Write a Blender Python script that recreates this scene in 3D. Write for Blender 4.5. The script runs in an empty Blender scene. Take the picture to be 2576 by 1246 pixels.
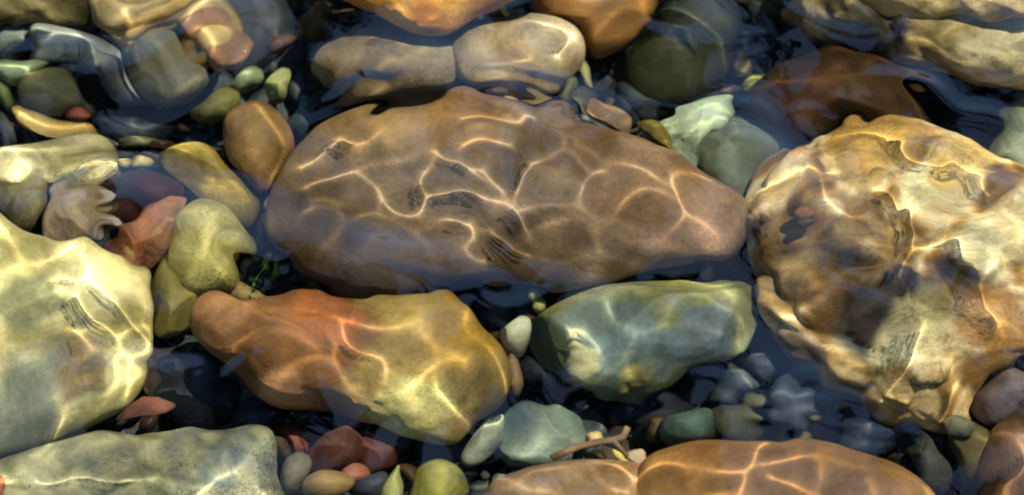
import bpy, math, random
import numpy as np
from mathutils import Vector
from mathutils.bvhtree import BVHTree

# ------------------------------------------------------------------ camera, sky, sun, exposure
# 1 unit = 10 cm: a shallow stream seen from about 2.8 m away
S = bpy.context.scene
S.unit_settings.scale_length = 0.1
PITCH = math.radians(55)
DIST = 27.8
cam = bpy.data.cameras.new('camera')
cam_ob = bpy.data.objects.new('camera', cam)
S.collection.objects.link(cam_ob)
S.camera = cam_ob
cam.lens = 100
cam.sensor_width = 36
cam.clip_end = 3000
cam_ob.location = (0, -DIST * math.cos(PITCH), DIST * math.sin(PITCH))
cam_ob.rotation_euler = (math.pi / 2 - PITCH, 0, 0)
cam.dof.use_dof = True
cam.dof.focus_distance = DIST + 0.9
cam.dof.aperture_fstop = 0.3

SUN_EL = math.radians(67)
SUN_AZ = math.radians(58)          # clockwise from +Y (away from the camera), so to the upper right
SUN_DIR = Vector((math.sin(SUN_AZ) * math.cos(SUN_EL), math.cos(SUN_AZ) * math.cos(SUN_EL), math.sin(SUN_EL)))
world = bpy.data.worlds.new('World')
S.world = world
world.use_nodes = True
wt = world.node_tree
sky = wt.nodes.new('ShaderNodeTexSky')
sky.sky_type = 'NISHITA'
sky.sun_disc = False
sky.dust_density = 0.2
sky.ozone_density = 4.0
sky.sun_elevation = SUN_EL
sky.sun_rotation = SUN_AZ
wt.links.new(sky.outputs[0], wt.nodes['Background'].inputs[0])
wt.nodes['Background'].inputs[1].default_value = 0.15
sun = bpy.data.lights.new('sun', 'SUN')
sun.energy = 5.0
sun.angle = math.radians(0.5)
sun.color = (1.0, 0.95, 0.85)
sun.cycles.is_caustics_light = True
sun_ob = bpy.data.objects.new('sun', sun)
S.collection.objects.link(sun_ob)
sun_ob.rotation_euler = SUN_DIR.to_track_quat('Z', 'Y').to_euler()
S.view_settings.view_transform = 'Standard'
S.view_settings.look = 'None'
S.view_settings.exposure = 1.35
S.view_settings.gamma = 1.0
S.view_settings.use_curve_mapping = False
S.cycles.use_denoising = True
S.cycles.max_bounces = 6
S.cycles.diffuse_bounces = 2
S.cycles.glossy_bounces = 2
S.cycles.transmission_bounces = 4
S.cycles.sample_clamp_indirect = 4
S.cycles.filter_width = 2.0

rng = np.random.default_rng(7)
random.seed(7)
W_PX, H_PX = 2576.0, 1246.0
IOR = 1.333


# ------------------------------------------------------------------ optics: picture point -> point under water
M = cam_ob.rotation_euler.to_matrix()


def refract(d, n=Vector((0, 0, 1)), eta=1 / IOR):
    c = -d.dot(n)
    k = 1 - eta * eta * (1 - c * c)
    return (d * eta + n * (eta * c - math.sqrt(k))).normalized()


def ray(px, py):
    """where the sight line through a picture point enters the water, and its direction below"""
    x = (px / W_PX - .5) * 36 / 100
    y = -(py / H_PX - .5) * 36 / 100 * (H_PX / W_PX)
    d = (M @ Vector((x, y, -1))).normalized()
    o = cam_ob.location.copy()
    t = -o.z / d.z
    return o + d * t, refract(d)


wrng = np.random.default_rng(21)
WAVES = []          # the stream's swell
for i in range(34):
    lam = 1.25 * (3.0 ** wrng.random()); a = wrng.normal(math.radians(75), .9)
    k = math.tau / lam
    WAVES.append((k * math.cos(a), k * math.sin(a), wrng.random() * math.tau, lam * .0056 * (.5 + wrng.random())))


def swell(X, Y):
    wx = X + .18 * np.sin(1.3 * Y + .7) + .1 * np.sin(2.9 * Y + X)
    wy = Y + .15 * np.sin(1.7 * X + 2.1) + .1 * np.sin(2.3 * X - Y)
    h = sum(A * np.sin(a * wx + b * wy + p) for a, b, p, A in WAVES)
    # livelier water in the top left and over the cream stone
    live = 1.05 + 1.4 * np.exp(-((X + 4.4) ** 2 + (Y - 2.4) ** 2) / 3.0) + .35 * np.exp(-((X - 3.6) ** 2 + (Y + .2) ** 2) / 2.5)
    h = h * live
    return h


def wavy_ray(px, py):
    """the same sight line bent by the rippled surface instead of a flat one"""
    o, _ = ray(px, py)
    c = cam_ob.location
    d = (o - c).normalized()
    e = .12
    x = np.array([o.x - e, o.x + e, o.x, o.x]); y = np.array([o.y, o.y, o.y - e, o.y + e])
    h = swell(x, y)
    n = Vector((-(h[1] - h[0]) / (2 * e), -(h[3] - h[2]) / (2 * e), 1)).normalized()
    return o, refract(d, n)


def at(px, py, z):
    o, d = ray(px, py)
    return o + d * (z / d.z)


SUN_IN = refract(-SUN_DIR)         # travel direction of sunlight below the surface


# ------------------------------------------------------------------ numpy noise
_perm = np.random.default_rng(99).permutation(256)
_perm = np.concatenate([_perm, _perm, _perm])
_val = np.random.default_rng(98).random(256) * 2 - 1


def vnoise(p):
    i = np.floor(p).astype(int)
    f = p - i
    f = f * f * f * (f * (f * 6 - 15) + 10)
    i &= 255
    r = 0
    for dx in (0, 1):
        for dy in (0, 1):
            for dz in (0, 1):
                h = _val[_perm[_perm[_perm[(i[..., 0] + dx) & 255] + ((i[..., 1] + dy) & 255)] + ((i[..., 2] + dz) & 255)] & 255]
                w = (f[..., 0] if dx else 1 - f[..., 0]) * (f[..., 1] if dy else 1 - f[..., 1]) * (f[..., 2] if dz else 1 - f[..., 2])
                r = r + h * w
    return r


def fbm(p, octs=4, gain=.5):
    r, a = 0, 1.
    for k in range(octs):
        r = r + a * vnoise(p * (2 ** k) + 17.3 * k)
        a *= gain
    return r


# ------------------------------------------------------------------ helpers
def lin(c):
    return np.array([(v / 255 / 12.92) if v / 255 <= .04045 else ((v / 255 + .055) / 1.055) ** 2.4 for v in c])


def mineral(c, keep=.92):
    l = lin(c); g = l @ np.array([.3, .55, .15])
    return (g + (l - g) * keep) * np.array([1.01, .99, .79]) * .74


def link(o):
    S.collection.objects.link(o)
    return o


def tag(o, label=None, cat=None, group=None, kind=None):
    if label: o['label'] = label
    if cat: o['category'] = cat
    if group: o['group'] = group
    if kind: o['kind'] = kind
    return o


def mesh_np(name, v, q, smooth=True, n=4):
    m = bpy.data.meshes.new(name)
    v = np.asarray(v, dtype=np.float64); q = np.asarray(q, dtype=np.int32)
    m.vertices.add(len(v)); m.vertices.foreach_set('co', v.ravel())
    m.loops.add(q.size); m.loops.foreach_set('vertex_index', q.ravel())
    m.polygons.add(len(q))
    m.polygons.foreach_set('loop_start', np.arange(len(q)) * n)
    m.update(calc_edges=True)
    m.validate()
    m.polygons.foreach_set('use_smooth', np.full(len(m.polygons), smooth))
    return m


def nd(t, typ, **kw):
    n = t.nodes.new(typ)
    for k, v in kw.items():
        setattr(n, k, v)
    return n


def stone_material(name, scale=1.0, dark=.55, light=1.3, speck=.0, speck_col=(0.02, .018, .015), rough=.45, bump=.25, streak=1.0, vein=0.):
    """colour comes from the stone's own 'tint' attribute (its mineral colour and painted blobs), broken up by grain, specks and veins"""
    m = bpy.data.materials.new(name)
    m.use_nodes = True
    t = m.node_tree
    b = t.nodes['Principled BSDF']
    at_ = nd(t, 'ShaderNodeAttribute', attribute_name='tint')
    tc = nd(t, 'ShaderNodeTexCoord')
    mp = nd(t, 'ShaderNodeMapping')
    mp.inputs['Scale'].default_value = (1.0, streak, 1.0)
    mp.inputs['Rotation'].default_value = (0.2, 0.1, random.random() * 3)
    t.links.new(tc.outputs['Object'], mp.inputs[0])
    n1 = nd(t, 'ShaderNodeTexNoise'); n1.inputs['Scale'].default_value = 1.7 * scale; n1.inputs['Detail'].default_value = 5; n1.inputs['Roughness'].default_value = .6; n1.inputs['Distortion'].default_value = .6
    n2 = nd(t, 'ShaderNodeTexNoise'); n2.inputs['Scale'].default_value = 14 * scale; n2.inputs['Detail'].default_value = 6; n2.inputs['Roughness'].default_value = .7
    t.links.new(mp.outputs[0], n1.inputs['Vector']); t.links.new(mp.outputs[0], n2.inputs['Vector'])
    r1 = nd(t, 'ShaderNodeMapRange'); r1.inputs[1].default_value = .3; r1.inputs[2].default_value = .7; r1.inputs[3].default_value = dark; r1.inputs[4].default_value = light
    t.links.new(n1.outputs[0], r1.inputs[0])
    r2 = nd(t, 'ShaderNodeMapRange'); r2.inputs[1].default_value = .3; r2.inputs[2].default_value = .7; r2.inputs[3].default_value = .78; r2.inputs[4].default_value = 1.18
    t.links.new(n2.outputs[0], r2.inputs[0])
    mu = nd(t, 'ShaderNodeMath', operation='MULTIPLY'); t.links.new(r1.outputs[0], mu.inputs[0]); t.links.new(r2.outputs[0], mu.inputs[1])
    vm = nd(t, 'ShaderNodeVectorMath', operation='SCALE'); t.links.new(at_.outputs['Color'], vm.inputs[0]); t.links.new(mu.outputs[0], vm.inputs['Scale'])
    col = vm.outputs[0]
    if speck > 0:
        n3 = nd(t, 'ShaderNodeTexNoise'); n3.inputs['Scale'].default_value = 26 * scale; n3.inputs['Detail'].default_value = 2
        t.links.new(tc.outputs['Object'], n3.inputs['Vector'])
        n4 = nd(t, 'ShaderNodeTexNoise'); n4.inputs['Scale'].default_value = 1.3; t.links.new(tc.outputs['Object'], n4.inputs['Vector'])
        mm = nd(t, 'ShaderNodeMath', operation='MULTIPLY'); t.links.new(n3.outputs[0], mm.inputs[0]); t.links.new(n4.outputs[0], mm.inputs[1])
        r3 = nd(t, 'ShaderNodeMapRange'); r3.inputs[1].default_value = .30; r3.inputs[2].default_value = .38; r3.inputs[4].default_value = speck
        t.links.new(mm.outputs[0], r3.inputs[0])
        mx = nd(t, 'ShaderNodeMix', data_type='RGBA'); t.links.new(r3.outputs[0], mx.inputs[0]); t.links.new(col, mx.inputs[6]); mx.inputs[7].default_value = (*speck_col, 1)
        col = mx.outputs[2]
    if vein > 0:
        v = nd(t, 'ShaderNodeTexNoise'); v.inputs['Scale'].default_value = 1.1 * scale; v.inputs['Detail'].default_value = 4; v.inputs['Distortion'].default_value = 1.5
        t.links.new(tc.outputs['Object'], v.inputs['Vector'])
        s_ = nd(t, 'ShaderNodeMath', operation='SUBTRACT'); t.links.new(v.outputs[0], s_.inputs[0]); s_.inputs[1].default_value = .5
        a_ = nd(t, 'ShaderNodeMath', operation='ABSOLUTE'); t.links.new(s_.outputs[0], a_.inputs[0])
        r4 = nd(t, 'ShaderNodeMapRange'); r4.inputs[1].default_value = 0; r4.inputs[2].default_value = .07; r4.inputs[3].default_value = vein; r4.inputs[4].default_value = 0
        t.links.new(a_.outputs[0], r4.inputs[0])
        mx = nd(t, 'ShaderNodeMix', data_type='RGBA'); t.links.new(r4.outputs[0], mx.inputs[0]); t.links.new(col, mx.inputs[6]); mx.inputs[7].default_value = (.02, .018, .018, 1)
        col = mx.outputs[2]
    t.links.new(col, b.inputs['Base Color'])
    b.inputs['Roughness'].default_value = rough
    b.inputs['Specular IOR Level'].default_value = .12
    bm = nd(t, 'ShaderNodeBump'); bm.inputs['Strength'].default_value = bump; bm.inputs['Distance'].default_value = .05
    t.links.new(n2.outputs[0], bm.inputs['Height']); t.links.new(bm.outputs[0], b.inputs['Normal'])
    return m


MAT = {
    'smooth': stone_material('smooth_stone', 1.3, .58, 1.35, speck=.25, bump=.3),
    'mottled': stone_material('mottled_stone', 1.4, .45, 1.5, speck=.6, bump=.4),
    'banded': stone_material('banded_stone', .8, .6, 1.3, streak=4.5, bump=.15),
    'craggy': stone_material('craggy_stone', 1.5, .4, 1.45, speck=.3, vein=.0, bump=.25, streak=1.8),
    'rust': stone_material('rusty_stone', 1.4, .45, 1.3, speck=.35, bump=.3),
}


def spline(pts, per=6):
    p = np.array(pts, float); out = []
    n = len(p)
    for i in range(n):
        a, b, c, d = p[i - 1], p[i], p[(i + 1) % n], p[(i + 2) % n]
        for k in range(per):
            t = k / per
            out.append(.5 * ((2 * b) + (-a + c) * t + (2 * a - 5 * b + 4 * c - d) * t * t + (-a + 3 * b - 3 * c + d) * t ** 3))
    return np.array(out)


def oval(cx, cy, rx, ry, rot=0, wob=.12, seed=0):
    r = random.Random(seed or (int(cx) * 7 + int(cy)))
    a0 = math.radians(rot); pts = []
    ph = [r.random() * 6.28 for _ in range(3)]
    for k in range(14):
        a = k / 14 * math.tau
        q = 1 + wob * (math.sin(2 * a + ph[0]) * .5 + math.sin(3 * a + ph[1]) * .6 + math.sin(5 * a + ph[2]) * .35)
        x, y = rx * q * math.cos(a), ry * q * math.sin(a)
        pts.append((cx + x * math.cos(a0) - y * math.sin(a0), cy + x * math.sin(a0) + y * math.cos(a0)))
    return pts


STONES = []      # objects, for ray tests


def stone(name, label, cat, outline, z, h, cols, mat='smooth', below=None, lump=.05, lscale=.9, facets=0, seed=None, power=2.0, blobs=(), group=None, crease=0.0, nth=None):
    """one stone: the outline is its widest section, square to the sight line; it bulges h towards the eye and `below` away from it.
    z is the depth of that section's centre; cols its mineral colours; blobs (px, py, radius, colour) patches of another mineral"""
    seed = seed if seed is not None else len(STONES) + 1
    r = np.random.default_rng(seed)
    P = spline(outline)
    area = .5 * np.sum(P[:, 0] * np.roll(P[:, 1], -1) - np.roll(P[:, 0], -1) * P[:, 1])
    if area > 0: P = P[::-1]                       # counter-clockwise in world (y up)
    cpx = P.mean(0)
    size = max(np.ptp(P[:, 0]), np.ptp(P[:, 1]))
    C = at(cpx[0], cpx[1], z)
    w = -ray(*cpx)[1]
    if size < 200:            # small stones: true outline, placed where the ripples let them be seen
        o_, d_ = wavy_ray(*cpx)
        C2 = o_ + d_ * (z / d_.z)
    sight = ray if size < 200 else wavy_ray
    def plane_pt(q):
        o, d = sight(*q)
        return o + d * ((C - o).dot(w) / d.dot(w))
    R3 = np.array([tuple(plane_pt(q) - C) for q in P])
    nth = nth or (144 if size > 500 else 96 if size > 150 else 56)
    nr = nth // 4
    seg = np.linalg.norm(np.roll(R3, -1, 0) - R3, axis=1)
    cs = np.concatenate([[0], np.cumsum(seg)])
    tt = np.linspace(0, cs[-1], nth, endpoint=False)
    R3c = np.vstack([R3, R3[:1]])
    R = np.stack([np.interp(tt, cs, R3c[:, i]) for i in range(3)], -1)
    below = below if below is not None else h * .9
    wv = np.array(w)
    ang = np.linspace(-math.pi / 2, math.pi / 2, 2 * nr + 1)[1:-1]
    rings = []
    for a in ang:
        t = math.cos(a)
        s = math.copysign(abs(math.sin(a)) ** (2 / power * 1.0), a) * (h if a > 0 else below)
        tr = t ** (2 / power)
        rings.append(R * tr + wv * s)
    V = np.concatenate([np.array([-wv * below])] + rings + [np.array([wv * h])])
    u0 = V / np.array([1.0, 1.0, 1.0])
    # chiselled facets: a soft clip by a few random planes
    if facets:
        scl = np.abs(V).max(0) + 1e-6
        q = V / scl
        for k in range(facets):
            n = r.normal(size=3); n[2] = abs(n[2]) * .9 + .25; n /= np.linalg.norm(n)
            sup = (q @ n).max(); d = sup * (.66 + .2 * r.random())
            e = q @ n - d
            q = q - np.outer(np.where(e > 0, e * .9, 0), n)
        V = q * scl
    nrm = V / (np.array([np.linalg.norm(R, axis=1).mean()] * 2 + [max(h, .2)]) ** 2)
    nrm /= np.linalg.norm(nrm, axis=1)[:, None] + 1e-9
    off = r.random(3) * 50
    # silhouettes stay where they are: lumps act mostly along the sight line
    edge = np.clip(np.abs(V @ wv) / max(h, .1), 0, 1)
    f = fbm(V / lscale + off, 4, .5)
    if crease:                      # rounded knobs with valleys between them
        wq = V / lscale + off + .35 * np.stack([vnoise(V / lscale * 1.3 + off + 3 * k) for k in range(3)], -1)
        f = .3 * f + crease * (np.sqrt(vnoise(wq * .95) ** 2 + .004) * 3.4 + .9 * np.sqrt(vnoise(wq * 2.3 + 5) ** 2 + .01) - .9)
    V = V + nrm * (f * lump * (.35 + .65 * edge))[:, None]
    nv = len(V); q = []
    idx = lambda k, j: 1 + k * nth + (j % nth)
    K = len(ang)
    J = np.arange(nth); J1 = (J + 1) % nth
    quads = np.concatenate([np.stack([1 + k * nth + J, 1 + k * nth + J1, 1 + (k + 1) * nth + J1, 1 + (k + 1) * nth + J], -1) for k in range(K - 1)])
    me = bpy.data.meshes.new(name)
    faces = quads.tolist() + [[0, int(1 + b), int(1 + a)] for a, b in zip(J, J1)] + [[nv - 1, int(1 + (K - 1) * nth + a), int(1 + (K - 1) * nth + b)] for a, b in zip(J, J1)]
    me.from_pydata(V.tolist(), [], faces)
    me.polygons.foreach_set('use_smooth', np.ones(len(faces), bool))
    # mineral colours, then the blobs
    cl = np.array([mineral(c) for c in cols])
    g = np.clip(fbm(V / (lscale * 1.1) + off + 31, 3) * .75 + .5, 0, .999) * (len(cl) - 1)
    i0 = np.floor(g).astype(int); fr = (g - i0)[:, None]
    col = cl[i0] * (1 - fr) + cl[np.minimum(i0 + 1, len(cl) - 1)] * fr
    if blobs:
        pw = V + np.array(C)
        for (bx, by, br, bc) in blobs:
            bp = np.array(plane_pt((bx, by)))
            dd = pw - bp; dd = dd - np.outer(dd @ wv, wv)
            ds = np.linalg.norm(dd, axis=1) / (br / 257.6)
            ds = ds * (1 + .35 * vnoise(V / (br / 257.6) * 1.6 + off))
            k = np.clip(1.25 - ds, 0, .5)[:, None] * 2
            k = k * k * (3 - 2 * k)
            col = col * (1 - k) + mineral(bc) * k
    a = me.color_attributes.new('tint', 'FLOAT_COLOR', 'POINT')
    a.data.foreach_set('color', np.concatenate([col, np.ones((nv, 1))], 1).ravel())
    me.materials.append(MAT[mat])
    o = link(bpy.data.objects.new(name, me))
    o.location = C2 if size < 200 else C
    o.cycles.is_caustics_receiver = True
    tag(o, label, cat, group)
    STONES.append(o)
    return o


# ------------------------------------------------------------------ the bed
def grid_mesh(name, xs, ys, f):
    X, Y = np.meshgrid(xs, ys)
    Z = f(X, Y)
    v = np.stack([X, Y, Z], -1).reshape(-1, 3)
    ny, nx = X.shape
    i = np.arange(nx * ny).reshape(ny, nx)
    q = np.stack([i[:-1, :-1], i[:-1, 1:], i[1:, 1:], i[1:, :-1]], -1).reshape(-1, 4)
    return mesh_np(name, v, q)


def spaced(inner, outer, step, n):
    a = np.arange(-inner, inner + 1e-6, step)
    b = inner + (outer - inner) * (np.linspace(0, 1, n + 1)[1:] ** 2)
    return np.concatenate([-b[::-1], a, b])


def simple_mat(name, c1, c2, scale, rough=.8, bump=.3):
    m = bpy.data.materials.new(name); m.use_nodes = True; t = m.node_tree; b = t.nodes['Principled BSDF']
    tc = nd(t, 'ShaderNodeTexCoord')
    n = nd(t, 'ShaderNodeTexNoise'); n.inputs['Scale'].default_value = scale; n.inputs['Detail'].default_value = 6
    t.links.new(tc.outputs['Object'], n.inputs['Vector'])
    r = nd(t, 'ShaderNodeValToRGB'); r.color_ramp.elements[0].position = .35; r.color_ramp.elements[1].position = .68
    r.color_ramp.elements[0].color = (*c1, 1); r.color_ramp.elements[1].color = (*c2, 1)
    t.links.new(n.outputs[0], r.inputs[0]); t.links.new(r.outputs[0], b.inputs['Base Color'])
    b.inputs['Roughness'].default_value = rough; b.inputs['Specular IOR Level'].default_value = .15
    bm = nd(t, 'ShaderNodeBump'); bm.inputs['Strength'].default_value = bump; t.links.new(n.outputs[0], bm.inputs['Height']); t.links.new(bm.outputs[0], b.inputs['Normal'])
    return m


def bed_z(X, Y):
    p = np.stack([X, Y, X * 0], -1)
    z = -3.3 + .25 * fbm(p * .8, 3)
    far = np.clip((np.hypot(X, Y) - 25) / 60, 0, 1)
    return z


bed = link(bpy.data.objects.new('stream_bed', grid_mesh('stream_bed', spaced(8, 400, .12, 14), spaced(6, 400, .12, 14), bed_z)))
bed.data.materials.append(simple_mat('dark_silt', (.010, .012, .011), (.05, .048, .035), 1.5))
bed.cycles.is_caustics_receiver = True
tag(bed, kind='structure')


# gravel: small pebbles nobody could count, joined
def gravel():
    import bmesh
    bm = bmesh.new(); bmesh.ops.create_icosphere(bm, subdivisions=2, radius=1)
    bv = np.array([v.co[:] for v in bm.verts]); bf = np.array([[v.index for v in f.verts] for f in bm.faces]); bm.free()
    vs, fs, cs = [], [], []
    pal = [lin(c) for c in ((62, 66, 58), (70, 62, 40), (48, 62, 70), (84, 66, 50), (92, 90, 70), (60, 44, 36), (74, 84, 76))]
    n = 0
    for k in range(4200):
        x = rng.uniform(-7.5, 7.5); y = rng.uniform(-5.5, 5.5)
        s = rng.uniform(.06, .17) if rng.random() < .8 else rng.uniform(.18, .42)
        z = -3.1 + rng.uniform(0, .3)
        sc = s * np.array([rng.uniform(.8, 1.4), rng.uniform(.7, 1.1), rng.uniform(.4, .7)])
        a = rng.random() * 6.28
        v = bv * (1 + .22 * vnoise(bv * 1.1 + k * 3.7)[:, None]) * sc
        v = np.stack([v[:, 0] * math.cos(a) - v[:, 1] * math.sin(a), v[:, 0] * math.sin(a) + v[:, 1] * math.cos(a), v[:, 2]], -1) + (x, y, z)
        vs.append(v); fs.append(bf + n); n += len(v)
        c = pal[rng.integers(len(pal))] * rng.uniform(.3, .75)
        cs.append(np.tile([*c, 1], (len(v), 1)))
    m = mesh_np('gravel', np.concatenate(vs), np.concatenate(fs), n=3)
    a = m.color_attributes.new('tint', 'FLOAT_COLOR', 'POINT'); a.data.foreach_set('color', np.concatenate(cs).ravel())
    m.materials.append(MAT['mottled'])
    o = link(bpy.data.objects.new('gravel', m)); o.cycles.is_caustics_receiver = True
    tag(o, 'small dark gravel lying on the stream bed between the stones', 'gravel', kind='stuff')


gravel()

# ------------------------------------------------------------------ the stones
G_SM = None
# the big ones
stone('river_stone', 'largest stone in the middle, smooth brown oval crossed by bright ripple light', 'stone',
      [(662, 590), (668, 520), (700, 440), (745, 375), (810, 328), (880, 295), (990, 278), (1080, 262), (1165, 242), (1260, 256), (1380, 282), (1480, 312), (1590, 345), (1680, 385), (1780, 440), (1860, 488), (1880, 540), (1874, 600), (1840, 640), (1770, 656), (1680, 668), (1600, 692), (1540, 712), (1470, 724), (1380, 722), (1290, 706), (1200, 712), (1130, 722), (1040, 738), (960, 750), (870, 744), (790, 716), (720, 672), (680, 630)],
      -1.6, .66, [(90, 70, 46), (118, 94, 70), (138, 112, 90), (98, 78, 54)], 'smooth', lump=.06, lscale=1.1, power=2.7, below=1.1,
      blobs=[(820, 660, 150, (88, 74, 70)), (1100, 680, 90, (96, 78, 66)), (1480, 360, 90, (100, 72, 42)), (1780, 560, 90, (140, 106, 84)), (1180, 290, 110, (128, 92, 48)), (780, 590, 90, (96, 74, 44)), (1620, 480, 130, (122, 90, 58)), (900, 330, 90, (136, 104, 62))])
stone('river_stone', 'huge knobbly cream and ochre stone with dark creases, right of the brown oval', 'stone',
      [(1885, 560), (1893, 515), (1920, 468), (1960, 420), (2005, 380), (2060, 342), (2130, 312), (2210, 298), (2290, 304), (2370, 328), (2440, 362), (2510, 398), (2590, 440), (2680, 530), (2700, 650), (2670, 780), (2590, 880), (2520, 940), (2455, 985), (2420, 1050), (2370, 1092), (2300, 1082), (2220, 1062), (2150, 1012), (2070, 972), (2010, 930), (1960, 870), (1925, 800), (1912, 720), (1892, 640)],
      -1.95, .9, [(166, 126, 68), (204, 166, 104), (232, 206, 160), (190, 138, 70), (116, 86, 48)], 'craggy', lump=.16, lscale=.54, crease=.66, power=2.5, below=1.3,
      blobs=[(2210, 345, 130, (176, 134, 62)), (2040, 600, 90, (140, 104, 56)), (2130, 740, 110, (128, 96, 44)), (2190, 850, 80, (84, 84, 80)), (2270, 710, 60, (52, 42, 32)), (2400, 680, 50, (80, 66, 50)), (2110, 730, 90, (110, 82, 44)), (2010, 880, 80, (104, 82, 52)), (2160, 800, 60, (64, 56, 50)), (2130, 620, 60, (96, 76, 50)), (2500, 930, 70, (120, 88, 44)), (2310, 800, 80, (190, 172, 120)), (2490, 800, 100, (170, 122, 54)), (2280, 1000, 90, (206, 172, 112)), (2540, 580, 90, (226, 200, 150)), (2310, 480, 70, (240, 222, 170)), (2180, 540, 80, (150, 116, 60)), (2450, 620, 70, (236, 216, 168)), (2120, 430, 60, (190, 160, 110)), (2240, 880, 60, (216, 200, 150)), (2420, 420, 70, (216, 176, 100)), (1960, 700, 70, (150, 122, 84))])  # dark brown blobs at the lower left paint in its shaded side
stone('river_stone', 'broad rough cream rock across the top right corner, lit along its lower edge', 'stone',
      [(1985, -100), (1990, -10), (2010, 52), (2060, 92), (2120, 114), (2200, 138), (2290, 178), (2390, 196), (2480, 220), (2576, 236), (2720, 230), (2780, 0), (2600, -180), (2200, -200)],
      -1.5, .8, [(130, 110, 68), (196, 172, 118), (220, 200, 150), (90, 74, 48)], 'craggy', lump=.17, lscale=.6, crease=.6, power=2.4, below=1.2,
      blobs=[(2200, 60, 110, (60, 54, 42)), (2120, 60, 60, (110, 98, 70)), (2520, 120, 90, (190, 172, 130)), (2300, 160, 60, (130, 104, 60))])
stone('river_stone', 'cream ledge rock overhanging the broad top right rock', 'stone',
      [(2120, -170), (2130, -40), (2180, 5), (2260, 40), (2350, 58), (2420, 48), (2480, 60), (2560, 50), (2680, 40), (2720, -150), (2400, -260)],
      -.72, .5, [(150, 126, 76), (196, 172, 120), (170, 142, 90)], 'craggy', lump=.1, lscale=.6, crease=.5, power=2.6, below=.35)
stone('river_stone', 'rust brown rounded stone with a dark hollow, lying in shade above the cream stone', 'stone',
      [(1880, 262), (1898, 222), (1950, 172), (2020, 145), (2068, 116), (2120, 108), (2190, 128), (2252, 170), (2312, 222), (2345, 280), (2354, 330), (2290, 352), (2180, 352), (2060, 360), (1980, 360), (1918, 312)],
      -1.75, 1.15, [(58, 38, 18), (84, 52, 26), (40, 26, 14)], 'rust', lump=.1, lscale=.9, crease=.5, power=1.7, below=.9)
stone('river_stone', 'smooth orange stone at the top edge, overhanging the pale stone below it', 'stone',
      [(815, -120), (835, -20), (880, 14), (940, 40), (990, 68), (1050, 94), (1110, 92), (1160, 66), (1210, 36), (1290, 6), (1345, -30), (1310, -150), (1050, -220)],
      -1.1, .6, [(212, 146, 52), (226, 164, 72), (196, 122, 40)], 'smooth', lump=.07, lscale=.8, power=2.3, below=.9)
stone('river_stone', 'pale taupe stone half in the shadow of the orange stone', 'stone',
      [(795, 182), (808, 140), (850, 98), (920, 78), (1000, 80), (1080, 100), (1140, 110), (1180, 150), (1190, 200), (1150, 245), (1060, 268), (960, 273), (880, 262), (822, 228)],
      -1.9, .55, [(130, 108, 76), (156, 134, 100), (170, 150, 120)], 'smooth', lump=.05, lscale=.9, power=2.2, below=.8)
stone('river_stone', 'pale beige rounded stone with light streaks, above the brown oval', 'stone',
      [(1132, 130), (1150, 90), (1190, 52), (1250, 32), (1330, 22), (1400, 38), (1450, 70), (1468, 120), (1452, 170), (1395, 214), (1310, 236), (1210, 238), (1160, 212), (1138, 170)],
      -1.7, .6, [(150, 124, 90), (186, 164, 132), (198, 176, 146)], 'smooth', lump=.06, lscale=.8, power=2.2, below=.8)
stone('river_stone', 'orange brown stone at the top edge, right of the pale beige one', 'stone',
      [(1320, -80), (1335, 5), (1400, 40), (1448, 72), (1470, 120), (1500, 150), (1560, 128), (1602, 95), (1632, 50), (1652, 0), (1660, -80), (1500, -130)],
      -1.95, .5, [(128, 86, 36), (164, 112, 54), (150, 96, 50)], 'banded', lump=.05, power=2.2, below=.8)
stone('river_stone', 'large dark olive stone with blue sky reflection, near the top right of centre', 'stone',
      [(1562, 170), (1592, 110), (1632, 50), (1690, -10), (1780, -40), (1850, 10), (1868, 80), (1852, 150), (1805, 225), (1745, 282), (1680, 304), (1610, 292), (1572, 235)],
      -2.5, .5, [(50, 52, 30), (64, 64, 38), (44, 50, 38)], 'smooth', lump=.05, power=2.2, below=.5)
stone('river_stone', 'long two tone stone, rusty red at the left and olive yellow at the right', 'stone',
      [(478, 820), (498, 752), (550, 733), (615, 758), (680, 738), (740, 735), (800, 738), (880, 742), (980, 740), (1060, 732), (1130, 735), (1190, 760), (1215, 820), (1260, 870), (1285, 940), (1262, 1010), (1205, 1062), (1150, 1112), (1080, 1112), (1010, 1088), (950, 1062), (880, 1046), (800, 1030), (720, 1022), (650, 992), (590, 932), (520, 888)],
      -1.85, .72, [(140, 110, 56), (158, 130, 68), (130, 104, 58)], 'smooth', lump=.08, lscale=.8, power=2.2, below=.8,
      blobs=[(600, 840, 180, (124, 84, 54)), (730, 860, 170, (122, 80, 40)), (820, 800, 80, (150, 86, 42)), (720, 980, 60, (176, 124, 84)), (560, 780, 80, (156, 108, 68)), (1040, 1030, 110, (206, 190, 120)), (1180, 820, 90, (168, 128, 40))])
stone('river_stone', 'large pale greenish cream stone cut by the left edge', 'stone',
      [(-120, 520), (-40, 520), (20, 545), (70, 578), (150, 600), (230, 602), (300, 640), (358, 690), (375, 760), (386, 850), (380, 930), (342, 1000), (300, 1040), (240, 1072), (180, 1112), (110, 1142), (0, 1152), (-130, 1120), (-200, 800)],
      -1.9, .75, [(176, 160, 98), (220, 202, 134), (236, 220, 160), (186, 168, 104)], 'smooth', lump=.08, lscale=.9, power=2.3, below=.9,
      blobs=[(80, 760, 90, (130, 128, 88)), (200, 880, 60, (160, 134, 92)), (60, 1050, 110, (140, 140, 120))])
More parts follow.
